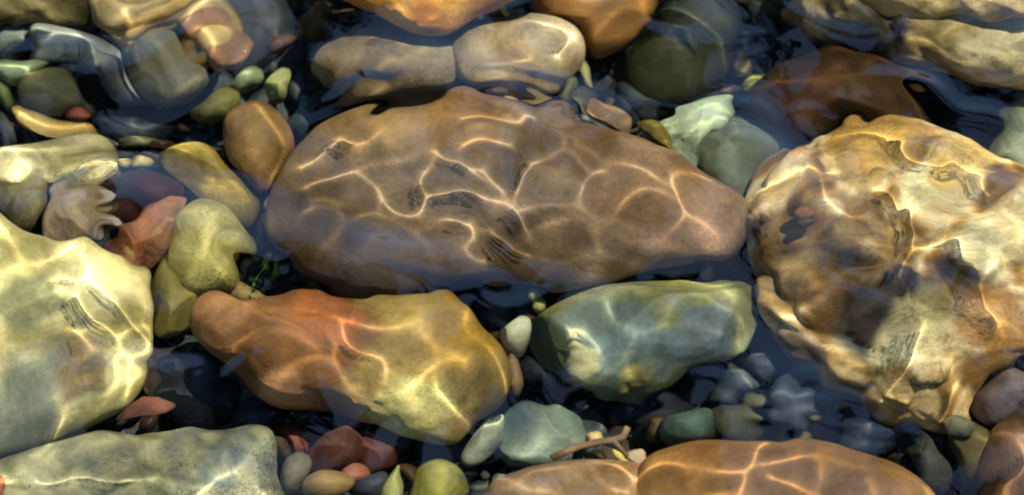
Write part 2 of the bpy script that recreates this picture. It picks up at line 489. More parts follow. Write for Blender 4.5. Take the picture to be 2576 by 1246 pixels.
stone('river_stone', 'grey green mottled slab along the bottom left corner', 'stone',
      [(-60, 1200), (60, 1140), (150, 1104), (260, 1082), (380, 1088), (480, 1066), (560, 1072), (640, 1062), (688, 1098), (698, 1180), (692, 1300), (400, 1400), (0, 1400)],
      -2.1, .5, [(120, 118, 92), (170, 162, 120), (104, 110, 104), (176, 160, 92)], 'mottled', lump=.1, lscale=.6, power=2.4, below=.6)
stone('river_stone', 'broad brown stone at the bottom edge netted with golden light lines', 'stone',
      [(1590, 1290), (1600, 1190), (1640, 1142), (1740, 1110), (1860, 1098), (1990, 1094), (2100, 1104), (2200, 1140), (2290, 1182), (2350, 1232), (2392, 1310), (2250, 1420), (1900, 1450), (1650, 1400)],
      -1.7, .72, [(128, 88, 44), (150, 108, 58), (164, 120, 66)], 'smooth', lump=.05, lscale=1.0, power=2.3, below=.9)
stone('river_stone', 'pinkish taupe stone at the bottom edge, left of the brown netted one', 'stone',
      [(1180, 1320), (1235, 1215), (1330, 1172), (1430, 1152), (1540, 1156), (1620, 1170), (1680, 1230), (1700, 1320), (1450, 1400), (1240, 1400)],
      -2.0, .5, [(150, 118, 88), (168, 134, 104), (134, 100, 64)], 'smooth', lump=.05, lscale=.8, power=2.3, below=.7)
stone('river_stone', 'broad olive and blue grey stone below the right end of the brown oval', 'stone',
      [(1326, 832), (1362, 768), (1420, 738), (1500, 728), (1555, 715), (1610, 700), (1680, 692), (1780, 688), (1868, 708), (1904, 760), (1898, 840), (1872, 895), (1800, 930), (1740, 950), (1690, 985), (1645, 1008), (1590, 1014), (1500, 990), (1420, 950), (1350, 900)],
      -2.15, .5, [(106, 108, 68), (128, 130, 98), (104, 112, 96)], 'smooth', lump=.11, lscale=.8, power=2.6, below=.6, facets=5,
      blobs=[(1450, 790, 90, (108, 104, 62)), (1720, 740, 90, (114, 112, 66)), (1850, 800, 60, (108, 104, 62)), (1560, 880, 110, (96, 108, 102)), (1760, 860, 90, (92, 102, 100)), (1470, 915, 42, (196, 188, 140)), (1590, 960, 38, (132, 124, 78))])
# centre left cluster
stone('river_stone', 'reddish brown egg shaped stone left of the brown oval', 'stone',
      [(562, 310), (598, 264), (655, 250), (708, 286), (740, 336), (742, 380), (705, 430), (662, 482), (620, 445), (578, 390)],
      -2.1, .5, [(112, 76, 50), (134, 92, 62), (140, 106, 56)], 'smooth', lump=.06)
stone('river_stone', 'long ochre yellow stone slanting down beside the reddish brown egg stone', 'stone',
      [(395, 385), (440, 356), (500, 350), (552, 372), (585, 422), (632, 470), (656, 520), (642, 570), (610, 612), (560, 590), (510, 545), (465, 480), (415, 430)],
      -2.35, .42, [(120, 100, 40), (160, 136, 60), (140, 118, 60)], 'smooth', lump=.06, facets=2, blobs=[(560, 480, 60, (180, 150, 60))])
stone('pebble', 'bright orange red angular pebble left of centre', 'pebble',
      [(288, 605), (298, 560), (350, 524), (400, 536), (446, 556), (442, 610), (412, 650), (366, 680), (330, 660), (296, 632)],
      -1.9, .4, [(176, 104, 66), (150, 84, 54), (170, 120, 86)], 'mottled', facets=5, lump=.03)
stone('pebble', 'dark maroon pebble tucked above the orange red one', 'pebble',
      [(302, 486), (350, 452), (410, 454), (452, 482), (456, 522), (400, 536), (330, 516)], -2.0, .3, [(84, 40, 34), (66, 32, 30)], 'smooth', lump=.03)
stone('pebble', 'rounded yellow pebble with a bright cross of light', 'pebble',
      [(438, 600), (450, 562), (492, 544), (552, 556), (600, 600), (617, 655), (602, 702), (552, 714), (500, 722), (452, 704), (436, 655)],
      -1.95, .42, [(166, 150, 72), (190, 176, 96), (136, 120, 52)], 'mottled', lump=.03, blobs=[(490, 600, 50, (216, 200, 120))])  # bright blob paints in the light at the cross
stone('pebble', 'olive pebble between the pale left stone and the rusty red stone', 'pebble',
      [(378, 700), (418, 650), (468, 688), (510, 728), (496, 782), (470, 832), (420, 854), (386, 842), (376, 765)], -2.2, .4, [(120, 108, 48), (136, 122, 60)], 'smooth', lump=.03, facets=2)
stone('pebble', 'small flat tan pebble above the rusty end of the two tone stone', 'pebble', oval(625, 735, 62, 32, 12), -2.2, .2, [(150, 128, 72), (130, 108, 60)], 'smooth')
stone('pebble', 'cream triangular stone with bright edges at the left', 'pebble',
      [(-30, 385), (60, 365), (160, 345), (240, 335), (288, 362), (286, 410), (262, 470), (238, 500), (150, 492), (60, 470), (-30, 450)], -2.1, .42, [(176, 164, 116), (150, 138, 84), (196, 180, 136)], 'mottled', facets=3, lump=.05)
stone('pebble', 'golden brown strip shaped stone above the cream triangular stone', 'pebble',
      [(35, 268), (70, 262), (140, 300), (215, 305), (245, 335), (225, 350), (150, 340), (80, 330), (42, 300)], -2.2, .25, [(170, 134, 62), (190, 156, 84)], 'smooth', facets=2, lump=.03)
stone('pebble', 'round dark olive grey stone at the left edge', 'pebble', oval(48, 492, 92, 66, 10, .08), -1.85, .4, [(112, 104, 76), (92, 84, 54), (120, 110, 90)], 'mottled', lump=.04)
stone('pebble', 'pinkish taupe pointed stone with a white tip, beside the maroon pebble', 'pebble',
      [(110, 560), (128, 505), (190, 488), (260, 512), (305, 532), (290, 552), (230, 560), (170, 590), (125, 592)], -1.95, .3, [(158, 132, 104), (176, 152, 128)], 'mottled', facets=3, lump=.02, blobs=[(280, 530, 28, (226, 208, 200))])
stone('pebble', 'tiny cream pebble above the maroon one, left of a pair', 'pebble', oval(304, 412, 24, 25), -2.1, .16, [(176, 152, 96)], 'smooth')
stone('pebble', 'tiny cream pebble above the maroon one, right of a pair', 'pebble', oval(350, 405, 26, 34, 20), -2.15, .16, [(190, 170, 116)], 'smooth')
stone('pebble', 'green grey shaded stone between the cream triangle and the ochre stone', 'pebble', oval(345, 350, 62, 34, -10), -2.6, .25, [(84, 82, 62)], 'smooth')
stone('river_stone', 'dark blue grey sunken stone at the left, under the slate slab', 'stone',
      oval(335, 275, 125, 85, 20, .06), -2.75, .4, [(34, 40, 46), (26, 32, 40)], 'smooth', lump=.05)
# top left
stone('river_stone', 'multicoloured banded stone at the top left edge', 'stone',
      [(215, -60), (225, 20), (262, 76), (312, 128), (350, 172), (430, 182), (505, 165), (548, 100), (562, 10), (565, -60), (400, -100)],
      -2.0, .55, [(160, 134, 84), (196, 166, 110), (120, 96, 56), (206, 166, 96)], 'banded', lump=.12, lscale=.5, crease=.5, below=.6)
stone('pebble', 'round grey olive pebble beneath the multicoloured banded stone', 'pebble', oval(430, 192, 78, 58, 0, .05), -2.05, .4, [(104, 98, 72), (122, 116, 92)], 'mottled')
stone('river_stone', 'slate grey curved slab at the top left', 'stone',
      [(82, 66), (130, 58), (200, 72), (260, 100), (310, 140), (330, 190), (300, 200), (240, 170), (170, 150), (100, 142), (84, 110)], -2.0, .28, [(104, 106, 108), (120, 122, 122), (84, 86, 84)], 'banded', lump=.04)
stone('river_stone', 'dark olive brown stone in the top left corner', 'stone',
      [(-50, -60), (120, -60), (220, -20), (240, 40), (180, 64), (90, 52), (30, 60), (-50, 50)], -1.9, .4, [(70, 60, 32), (104, 92, 54), (140, 124, 80)], 'mottled', lump=.12, lscale=.5, crease=.4)
stone('pebble', 'pale blue grey pebble at the left edge near the top', 'pebble', oval(32, 100, 54, 46, 5), -2.2, .28, [(116, 124, 118), (90, 96, 88)], 'smooth')
stone('pebble', 'pale mint green pebble at the left edge', 'pebble', oval(40, 172, 60, 34, 5), -2.0, .3, [(160, 172, 136), (136, 150, 112)], 'smooth')
stone('pebble', 'mossy green pebble at the left edge under the mint one', 'pebble', oval(14, 236, 40, 42), -2.2, .25, [(96, 106, 60)], 'smooth')
stone('pebble', 'grey green oval pebble with a dark ring at the upper left', 'pebble', oval(112, 232, 68, 42, 22, .06), -2.0, .3, [(112, 116, 88), (92, 90, 60)], 'banded')
stone('pebble', 'small flat grey pebble beside the ringed one', 'pebble', oval(192, 264, 38, 20, 20), -2.3, .14, [(92, 90, 70)], 'smooth')
stone('pebble', 'tiny brick red pebble below the ringed one', 'pebble', oval(200, 287, 22, 10, 8), -2.05, .1, [(150, 76, 44)], 'smooth')
stone('pebble', 'dim slate pebble in the shade at the left edge', 'pebble', oval(25, 335, 60, 40), -2.6, .25, [(70, 72, 72)], 'smooth')
stone('pebble', 'pink brown oval pebble near the top left, lit from above', 'pebble', oval(582, 138, 52, 32, 4, .06), -1.9, .3, [(150, 112, 88), (128, 92, 68)], 'smooth')
stone('pebble', 'green teal pebble below the pink brown one, left of a pair', 'pebble', oval(625, 205, 46, 32, -10), -2.3, .25, [(110, 120, 88), (90, 104, 76)], 'smooth')
stone('pebble', 'yellow green pebble beside the pale taupe stone, right of a pair', 'pebble', oval(702, 216, 44, 34, 15), -2.2, .25, [(150, 150, 92), (104, 124, 96)], 'smooth', facets=3)
stone('pebble', 'olive green rounded stone above the reddish brown egg stone', 'pebble', oval(545, 270, 66, 42, -8), -2.35, .3, [(96, 100, 58), (112, 104, 56)], 'smooth')
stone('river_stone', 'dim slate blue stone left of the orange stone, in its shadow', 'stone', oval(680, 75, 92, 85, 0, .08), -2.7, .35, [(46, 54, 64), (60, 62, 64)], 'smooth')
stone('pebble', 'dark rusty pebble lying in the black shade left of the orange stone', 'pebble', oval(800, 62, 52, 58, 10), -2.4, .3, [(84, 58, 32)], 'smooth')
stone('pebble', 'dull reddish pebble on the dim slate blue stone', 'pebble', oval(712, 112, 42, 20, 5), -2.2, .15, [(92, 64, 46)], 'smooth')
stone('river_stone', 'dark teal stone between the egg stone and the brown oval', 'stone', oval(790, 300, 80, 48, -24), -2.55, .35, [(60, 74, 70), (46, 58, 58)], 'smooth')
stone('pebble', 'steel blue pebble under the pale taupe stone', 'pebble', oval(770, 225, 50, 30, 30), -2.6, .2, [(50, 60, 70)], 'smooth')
# between the top stones and the oval
stone('pebble', 'golden olive pebble wedged above the brown oval', 'pebble', oval(1345, 250, 50, 17, 4), -1.75, .16, [(170, 136, 40), (120, 96, 30)], 'smooth')
stone('pebble', 'pinkish speck of a pebble left of the golden olive one', 'pebble', oval(1278, 254, 24, 16), -1.75, .12, [(170, 140, 110)], 'smooth')
stone('pebble', 'dark brown pebble under the golden olive one', 'pebble', oval(1395, 288, 44, 18, 15), -1.75, .15, [(100, 70, 36)], 'smooth')
stone('pebble', 'upright grey olive pebble between the beige stone and the dark olive stone', 'pebble', oval(1425, 232, 34, 56, 12), -2.0, .25, [(112, 112, 84), (96, 90, 40)], 'smooth')
stone('pebble', 'slender khaki pebble right of the upright grey olive one', 'pebble', oval(1470, 190, 22, 58, -8), -2.1, .2, [(122, 116, 72), (140, 130, 96)], 'smooth')
stone('pebble', 'pale pink wedge shaped pebble above the brown oval', 'pebble',
      [(1462, 278), (1478, 252), (1520, 262), (1572, 282), (1580, 320), (1566, 345), (1530, 318), (1490, 300)], -1.9, .2, [(176, 146, 118), (140, 104, 76)], 'smooth', facets=2)
stone('pebble', 'small white grey pebble below the pale pink wedge', 'pebble', oval(1470, 298, 20, 14), -1.7, .12, [(150, 144, 136)], 'smooth')
stone('pebble', 'tiny speckled pebble on the rim of the brown oval', 'pebble', oval(1440, 302, 16, 12), -1.7, .1, [(116, 100, 78)], 'mottled')
stone('pebble', 'dark olive flake among the small pebbles above the oval', 'pebble', oval(1520, 325, 42, 14, 20), -1.9, .1, [(66, 62, 34)], 'smooth')
stone('pebble', 'golden olive angular pebble left of the mint triangle', 'pebble',
      [(1595, 308), (1612, 300), (1642, 302), (1672, 328), (1690, 372), (1696, 398), (1668, 382), (1636, 352), (1606, 332)], -1.95, .22, [(126, 108, 34), (84, 74, 28)], 'mottled', facets=3)
stone('pebble', 'pale mint green triangular pebble with bright edges', 'pebble',
      [(1666, 318), (1700, 288), (1750, 266), (1798, 264), (1806, 298), (1788, 345), (1762, 392), (1734, 424), (1708, 412), (1690, 370)], -1.9, .28, [(168, 184, 150), (188, 200, 168), (140, 158, 130)], 'smooth', facets=4)
stone('pebble', 'olive grey leaning stone right of the mint triangle', 'pebble',
      [(1772, 405), (1788, 348), (1826, 316), (1862, 338), (1882, 400), (1902, 452), (1892, 506), (1850, 494), (1802, 446)], -2.2, .35, [(84, 82, 42), (110, 116, 96), (90, 96, 84)], 'smooth', facets=2)
stone('pebble', 'slim yellow olive pebble left of the rust brown stone', 'pebble', oval(1892, 222, 20, 50, 40), -2.3, .2, [(124, 120, 48)], 'smooth')
stone('pebble', 'dark grey stone in the water at the top, left of the cream rock', 'pebble', oval(1930, 60, 52, 70), -2.75, .3, [(50, 50, 44)], 'smooth')
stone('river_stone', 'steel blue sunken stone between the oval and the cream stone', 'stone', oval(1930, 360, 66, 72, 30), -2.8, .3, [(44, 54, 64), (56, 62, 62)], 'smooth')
stone('pebble', 'slate pebble sunk under the dark olive stone', 'pebble', oval(1600, 262, 60, 44, 30), -2.7, .25, [(60, 66, 74)], 'smooth')
# right edge
stone('river_stone', 'pale green stone at the right edge above the cream stone', 'stone',
      [(2480, 400), (2495, 340), (2530, 280), (2590, 240), (2680, 300), (2680, 460), (2580, 462), (2520, 430)], -2.1, .45, [(140, 150, 116), (168, 176, 146), (110, 112, 62)], 'smooth', lump=.04)
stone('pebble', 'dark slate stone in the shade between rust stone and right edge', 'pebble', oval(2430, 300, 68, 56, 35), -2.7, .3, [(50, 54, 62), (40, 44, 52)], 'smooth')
stone('pebble', 'black brown pebble close to the right tip of the rust stone', 'pebble', oval(2390, 315, 28, 30), -2.3, .2, [(40, 36, 30)], 'smooth')
stone('river_stone', 'dark rusty brown stone in the lower right corner', 'stone',
      [(2440, 1240), (2450, 1150), (2480, 1080), (2530, 1040), (2600, 1020), (2700, 1100), (2680, 1330), (2500, 1340)], -2.3, .45, [(92, 62, 32), (112, 78, 46), (76, 52, 30)], 'smooth', lump=.05)
stone('pebble', 'violet grey stone at the right edge below the cream stone', 'pebble', oval(2535, 1000, 58, 62, 25), -2.4, .3, [(92, 80, 88), (110, 92, 80)], 'smooth')
stone('pebble', 'olive brown pebble below the lower tip of the cream stone', 'pebble', oval(2432, 1120, 44, 62, 20), -2.4, .28, [(84, 76, 40), (96, 80, 50)], 'smooth', facets=2)
stone('pebble', 'small grey pebble against the lower tip of the cream stone', 'pebble', oval(2402, 1070, 30, 22, -30), -2.2, .15, [(100, 98, 80)], 'mottled')
stone('pebble', 'orange and white chip resting in a hollow of the cream stone', 'pebble', oval(2024, 538, 18, 11, 15), -.98, .05, [(150, 96, 60), (180, 146, 116)], 'mottled', facets=2)
stone('pebble', 'dark banded chip resting in a hollow of the cream stone', 'pebble', oval(2026, 562, 17, 11, 15), -1.0, .05, [(50, 44, 30), (90, 84, 50)], 'banded', facets=2)
stone('pebble', 'round dim blue grey pebble below the broad olive and blue grey stone, leftmost of three', 'pebble', oval(1850, 985, 50, 44), -2.75, .25, [(64, 70, 76)], 'smooth')
stone('pebble', 'round dim blue grey pebble left of the cream stone, uppermost of three', 'pebble', oval(1930, 930, 52, 42, 20), -2.65, .25, [(60, 66, 80)], 'smooth')
stone('pebble', 'round dim blue grey pebble left of the cream stone, lowest of three', 'pebble', oval(2000, 1015, 58, 46, 30), -2.7, .25, [(56, 62, 74)], 'smooth')
stone('pebble', 'sunken olive pebble above the brown netted stone', 'pebble', oval(1860, 1060, 58, 38), -2.6, .2, [(80, 80, 60)], 'smooth')
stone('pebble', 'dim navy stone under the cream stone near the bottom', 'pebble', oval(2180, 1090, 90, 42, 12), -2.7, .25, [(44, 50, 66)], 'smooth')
stone('pebble', 'small dark stone beyond the brown netted stone', 'pebble', oval(2330, 1150, 56, 36, 25), -2.6, .2, [(66, 66, 62)], 'smooth')
# lower middle
stone('pebble', 'pale cream pebble right of the olive end of the two tone stone', 'pebble',
      [(1246, 826), (1262, 800), (1300, 786), (1334, 800), (1342, 835), (1318, 868), (1296, 872), (1262, 852)], -1.95, .22, [(176, 172, 128), (206, 204, 168)], 'smooth', facets=2, lump=.02)
stone('pebble', 'tiny green pebble above the pale cream one', 'pebble', oval(1352, 752, 20, 18), -2.1, .12, [(150, 150, 84)], 'smooth')
stone('pebble', 'dull reddish pebble next to the tiny green one', 'pebble', oval(1338, 778, 28, 16), -2.3, .14, [(90, 56, 42)], 'smooth')
stone('pebble', 'small pinkish pebble touching the olive tip of the two tone stone', 'pebble', oval(1296, 948, 20, 38, -6), -2.0, .16, [(150, 118, 84)], 'smooth')
stone('pebble', 'small tan pebble poking out beneath the right end of the brown oval', 'pebble', oval(1772, 676, 12, 30, 10), -2.1, .1, [(160, 128, 70)], 'smooth')
stone('pebble', 'dark olive pebble beneath the right end of the brown oval', 'pebble', oval(1700, 686, 60, 24, 5), -2.3, .2, [(70, 70, 32)], 'smooth')
stone('river_stone', 'teal blue grey stone in the lower middle', 'stone',
      [(1245, 1100), (1275, 1040), (1330, 1010), (1400, 1020), (1460, 1050), (1490, 1100), (1460, 1150), (1390, 1172), (1310, 1168), (1260, 1140)], -2.5, .4, [(84, 100, 98), (104, 114, 104), (76, 92, 96)], 'smooth', facets=3)
stone('pebble', 'pale grey green wedge left of the teal blue grey stone', 'pebble',
      [(1165, 1150), (1200, 1080), (1240, 1030), (1275, 1010), (1290, 1060), (1262, 1120), (1220, 1170), (1180, 1180)], -2.3, .25, [(130, 136, 112), (150, 150, 130)], 'smooth', facets=4)
stone('pebble', 'small teal pebble in front of the brown netted stone', 'pebble',
      [(1684, 1078), (1692, 1040), (1730, 1028), (1790, 1034), (1802, 1075), (1786, 1108), (1740, 1118), (1702, 1108)], -2.2, .3, [(84, 104, 92), (66, 88, 84)], 'mottled')
stone('pebble', 'small brown pebble left of the teal pebble', 'pebble', oval(1660, 1072, 26, 34), -2.35, .18, [(96, 76, 44)], 'smooth')
stone('pebble', 'little cream pebble at the left end of the twig', 'pebble', oval(1492, 1098, 22, 26, -20), -2.0, .16, [(184, 160, 104)], 'smooth')
stone('pebble', 'pale yellow sliver of stone below the twig', 'pebble', oval(1562, 1148, 28, 11, 48), -1.9, .09, [(206, 186, 92)], 'smooth')
stone('pebble', 'pale pink chip below the right end of the twig', 'pebble', oval(1602, 1150, 28, 22, -10), -1.95, .12, [(176, 150, 124)], 'smooth', facets=2)
stone('pebble', 'brick red angular pebble at the bottom, with a lit point', 'pebble',
      [(770, 1150), (800, 1090), (840, 1075), (880, 1105), (905, 1130), (895, 1165), (850, 1180), (800, 1175)], -2.2, .3, [(116, 70, 54), (84, 50, 40)], 'mottled', facets=4)
stone('pebble', 'dark red pebble left of the brick red one', 'pebble', oval(735, 1105, 48, 34, 25), -2.45, .25, [(112, 56, 42)], 'smooth', facets=2)
stone('river_stone', 'dark red brown stone in the shade beneath the two tone stone', 'stone', oval(945, 1135, 72, 62, 25), -2.45, .3, [(96, 48, 32), (70, 36, 26)], 'smooth', facets=2)
stone('pebble', 'rosy pebble at the bottom under the brick red one', 'pebble', oval(885, 1200, 30, 34, 30), -2.3, .18, [(150, 90, 74)], 'smooth')
stone('pebble', 'tan oval pebble at the bottom edge with pale rim', 'pebble', oval(822, 1222, 66, 42, 4, .05), -1.95, .28, [(170, 142, 90), (150, 116, 70)], 'banded')
stone('pebble', 'ochre and grey pebble at the bottom edge beside the grey slab', 'pebble', oval(740, 1190, 36, 58, 15), -2.2, .25, [(150, 124, 76), (104, 104, 92)], 'smooth')
stone('pebble', 'yellow green smooth pebble at the bottom edge', 'pebble',
      [(1030, 1250), (1040, 1190), (1062, 1158), (1105, 1152), (1150, 1176), (1168, 1220), (1162, 1290), (1050, 1300)], -2.05, .32, [(140, 134, 54), (112, 108, 44)], 'mottled', lump=.02)
stone('pebble', 'pointed pale lime pebble at the bottom edge', 'pebble', [(958, 1250), (972, 1215), (1004, 1172), (1008, 1220), (1000, 1280), (965, 1290)], -2.1, .16, [(160, 160, 96)], 'mottled', lump=.02)
stone('pebble', 'dark navy rounded stone between rosy and lime pebbles', 'pebble', oval(938, 1225, 44, 36), -2.4, .2, [(56, 60, 70)], 'smooth')
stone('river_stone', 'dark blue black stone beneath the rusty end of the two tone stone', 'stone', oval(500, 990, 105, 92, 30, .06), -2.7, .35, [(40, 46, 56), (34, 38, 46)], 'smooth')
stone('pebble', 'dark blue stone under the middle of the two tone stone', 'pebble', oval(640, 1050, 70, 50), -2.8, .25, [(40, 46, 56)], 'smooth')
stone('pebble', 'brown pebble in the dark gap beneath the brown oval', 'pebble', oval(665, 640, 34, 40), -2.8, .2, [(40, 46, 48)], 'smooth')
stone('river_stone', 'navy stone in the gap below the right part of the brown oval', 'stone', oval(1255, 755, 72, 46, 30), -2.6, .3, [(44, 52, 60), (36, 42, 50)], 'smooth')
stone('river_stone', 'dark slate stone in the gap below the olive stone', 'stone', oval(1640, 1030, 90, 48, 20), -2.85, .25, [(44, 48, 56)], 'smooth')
stone('pebble', 'rosy brown chip at the far left bottom edge', 'pebble', oval(2, 1215, 16, 46, -8), -1.75, .12, [(160, 92, 62)], 'smooth')


def surface_points():
    verts, polys, n = [], [], 0
    for o in STONES:
        me = o.data; L = o.location
        vs = np.empty(len(me.vertices) * 3); me.vertices.foreach_get('co', vs)
        vs = vs.reshape(-1, 3) + np.array(L)
        verts += [tuple(v) for v in vs]
        polys += [tuple(i + n for i in p.vertices) for p in me.polygons]
        n += len(vs)
    return BVHTree.FromPolygons(verts, polys)


# dim pebbles deep down in the gaps
def filler():
    T = surface_points()
    pal = {'blue grey': (58, 68, 84), 'olive': (84, 82, 52), 'brown': (96, 72, 50), 'teal grey': (70, 84, 84), 'khaki': (110, 104, 80), 'rust brown': (80, 56, 44), 'slate': (52, 60, 70), 'moss coloured': (100, 92, 54)}
    marks = {(1265, 500): 'brown oval', (2260, 700): 'huge cream stone', (180, 850): 'pale left stone', (880, 900): 'two tone stone', (1640, 840): 'olive and blue grey stone',
             (1990, 1170): 'brown netted stone', (330, 1160): 'bottom left slab', (1080, 10): 'orange top stone', (980, 190): 'pale taupe stone', (1310, 130): 'pale beige stone', (2120, 240): 'rust brown stone',
             (2380, 110): 'top right rock', (1710, 130): 'dark olive stone', (660, 360): 'reddish egg stone', (540, 480): 'ochre stone', (400, 60): 'banded top left stone', (200, 120): 'slate slab', (150, 410): 'cream triangle',
             (365, 600): 'orange red pebble', (1740, 340): 'mint triangle', (1370, 1090): 'teal blue grey stone', (820, 1130): 'brick red pebble', (1500, 20): 'orange brown top stone', (1440, 1220): 'pinkish taupe stone', (2540, 1150): 'lower right rusty stone', (110, 232): 'ringed pebble'}
    seen = set()
    n = 0; put = []
    for k in range(3000):
        px, py = random.uniform(-30, 2600), random.uniform(-30, 1270)
        if n >= 64: break
        o, d = ray(px, py)
        if T.ray_cast(o, d)[0] is not None: continue
        r = random.uniform(22, 58)
        if any(math.hypot(px - a, py - b) < (r + c) * .75 for a, b, c in put): continue
        put.append((px, py, r)); n += 1
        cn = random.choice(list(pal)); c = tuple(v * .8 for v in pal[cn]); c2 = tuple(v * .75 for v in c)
        near = sorted(marks, key=lambda q: math.hypot(px - q[0], (py - q[1]) * 1.4))
        q = near[0]
        side = ('right of' if px > q[0] else 'left of') if abs(px - q[0]) > 1.6 * abs(py - q[1]) else ('below' if py > q[1] else 'above')
        size = 'small' if r < 34 else 'medium' if r < 46 else 'larger'
        lab = '%s dim %s pebble deep in the gap %s the %s' % (size, cn, side, marks[q])
        if lab in seen: lab = '%s %s pebble deep between %s and %s' % (size, cn, marks[q].replace(' stone', ''), marks[near[1]].replace(' stone', ''))
        lab = lab.replace('olive and blue grey stone', 'olive blue stone').replace('the olive and blue grey', 'the olive blue')
        if len(lab.split()) > 16: lab = lab.replace('deep in the gap', 'sunk', 1).replace('between the', 'between', 1)
        seen.add(lab)
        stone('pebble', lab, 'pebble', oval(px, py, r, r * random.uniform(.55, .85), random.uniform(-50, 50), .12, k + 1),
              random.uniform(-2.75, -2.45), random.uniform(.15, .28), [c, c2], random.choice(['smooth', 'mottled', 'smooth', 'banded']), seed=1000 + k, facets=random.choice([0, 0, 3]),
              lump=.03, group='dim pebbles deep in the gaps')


filler()


# brown leaf, twig, moss
def ribbon(name, label, cat, pts, width, z, mat, lift=.1):
    n = len(pts); v = []; f = []
    P3 = [at(x, y, z) for x, y in pts]
    for i, p in enumerate(P3):
        t = i / (n - 1)
        d = (P3[min(i + 1, n - 1)] - P3[max(i - 1, 0)]).normalized()
        s = Vector((-d.y, d.x, 0)).normalized() * width * math.sin(math.pi * min(max(t, .03), .97)) ** .7
        c = Vector((0, 0, lift * math.sin(math.pi * t)))
        for dz in (.0, -.02):
            v += [tuple(p - s + c + Vector((0, 0, .08 + dz))), tuple(p + c + Vector((0, 0, dz))), tuple(p + s + c + Vector((0, 0, .06 + dz)))]
    for i in range(n - 1):
        a = i * 6; b = a + 6
        f += [(a, a + 1, b + 1, b), (a + 1, a + 2, b + 2, b + 1), (a + 3, b + 3, b + 4, a + 4), (a + 4, b + 4, b + 5, a + 5), (a, b, b + 3, a + 3), (a + 2, a + 5, b + 5, b + 2)]
    f += [(0, 3, 4, 1), (1, 4, 5, 2)]
    e = (n - 1) * 6
    f += [(e, e + 1, e + 4, e + 3), (e + 1, e + 2, e + 5, e + 4)]
    me = bpy.data.meshes.new(name); me.from_pydata(v, [], f)
    me.polygons.foreach_set('use_smooth', np.ones(len(f), bool)); me.materials.append(mat)
    o = link(bpy.data.objects.new(name, me)); o.cycles.is_caustics_receiver = True
    return tag(o, label, cat)


ribbon('fallen_leaf', 'sunken dark red brown leaf below the pale left stone', 'leaf', [(300, 1052), (325, 1042), (355, 1034), (390, 1036), (415, 1036), (438, 1030)], .12, -2.0, simple_mat('leaf_brown', (.05, .02, .012), (.16, .06, .03), 3))


def twig(name, label, branches, mat):
    vs, fs = [], []
    for pts, r0, r1, z0, z1 in branches:
        P3 = [np.array(at(x, y, z0 + (z1 - z0) * i / (len(pts) - 1))) for i, (x, y) in enumerate(pts)]
        base = len(vs)
        for i, p in enumerate(P3):
            d = P3[min(i + 1, len(P3) - 1)] - P3[max(i - 1, 0)]; d /= np.linalg.norm(d)
            a = np.cross(d, (0, 0, 1)); a /= np.linalg.norm(a); b = np.cross(d, a)
            r = r0 + (r1 - r0) * i / (len(P3) - 1)
            for k in range(8):
                vs.append(p + (a * math.cos(k * .785) + b * math.sin(k * .785)) * r * (1 + .15 * random.random()))
        for i in range(len(P3) - 1):
            for k in range(8):
                fs.append((base + i * 8 + k, base + i * 8 + (k + 1) % 8, base + i * 8 + 8 + (k + 1) % 8, base + i * 8 + 8 + k))
        fs.append(tuple(base + k for k in range(8))[::-1]); fs.append(tuple(base + (len(P3) - 1) * 8 + k for k in range(8)))
    me = bpy.data.meshes.new(name); me.from_pydata([tuple(v) for v in vs], [], fs)
    me.polygons.foreach_set('use_smooth', np.ones(len(fs), bool)); me.materials.append(mat)
    o = link(bpy.data.objects.new(name, me)); o.cycles.is_caustics_receiver = True
    return tag(o, label, 'twig')


bark = simple_mat('wet_bark', (.05, .03, .015), (.22, .13, .06), 5)
twig('twig', 'thin bent brown twig lying above the stones at the bottom', [([(1395, 1162), (1430, 1140), (1470, 1118), (1520, 1104), (1565, 1100), (1592, 1090), (1603, 1068)], .05, .035, -1.8, -1.75), ([(1565, 1100), (1580, 1118), (1600, 1140)], .03, .02, -1.75, -1.8)], bark)


def moss():
    vs, fs = [], []
    for k in range(60):
        c = at(random.gauss(660, 13), random.gauss(684, 9), -2.1 + random.random() * .25)
        d = Vector((random.gauss(0, 1), random.gauss(0, 1), random.random() + .2)).normalized() * random.uniform(.04, .1)
        s = d.cross(Vector((random.random(), 1, .3))).normalized() * .018
        b = len(vs)
        vs += [tuple(c - s), tuple(c + s), tuple(c + d)]; fs.append((b, b + 1, b + 2))
    me = bpy.data.meshes.new('moss_tuft'); me.from_pydata(vs, [], fs)
    me.materials.append(simple_mat('moss_green', (.03, .07, .012), (.08, .14, .02), 4))
    o = link(bpy.data.objects.new('moss_tuft', me)); o.cycles.is_caustics_receiver = True
    tag(o, 'tuft of bright green moss at the lower left rim of the brown oval', 'moss', kind='stuff')


moss()

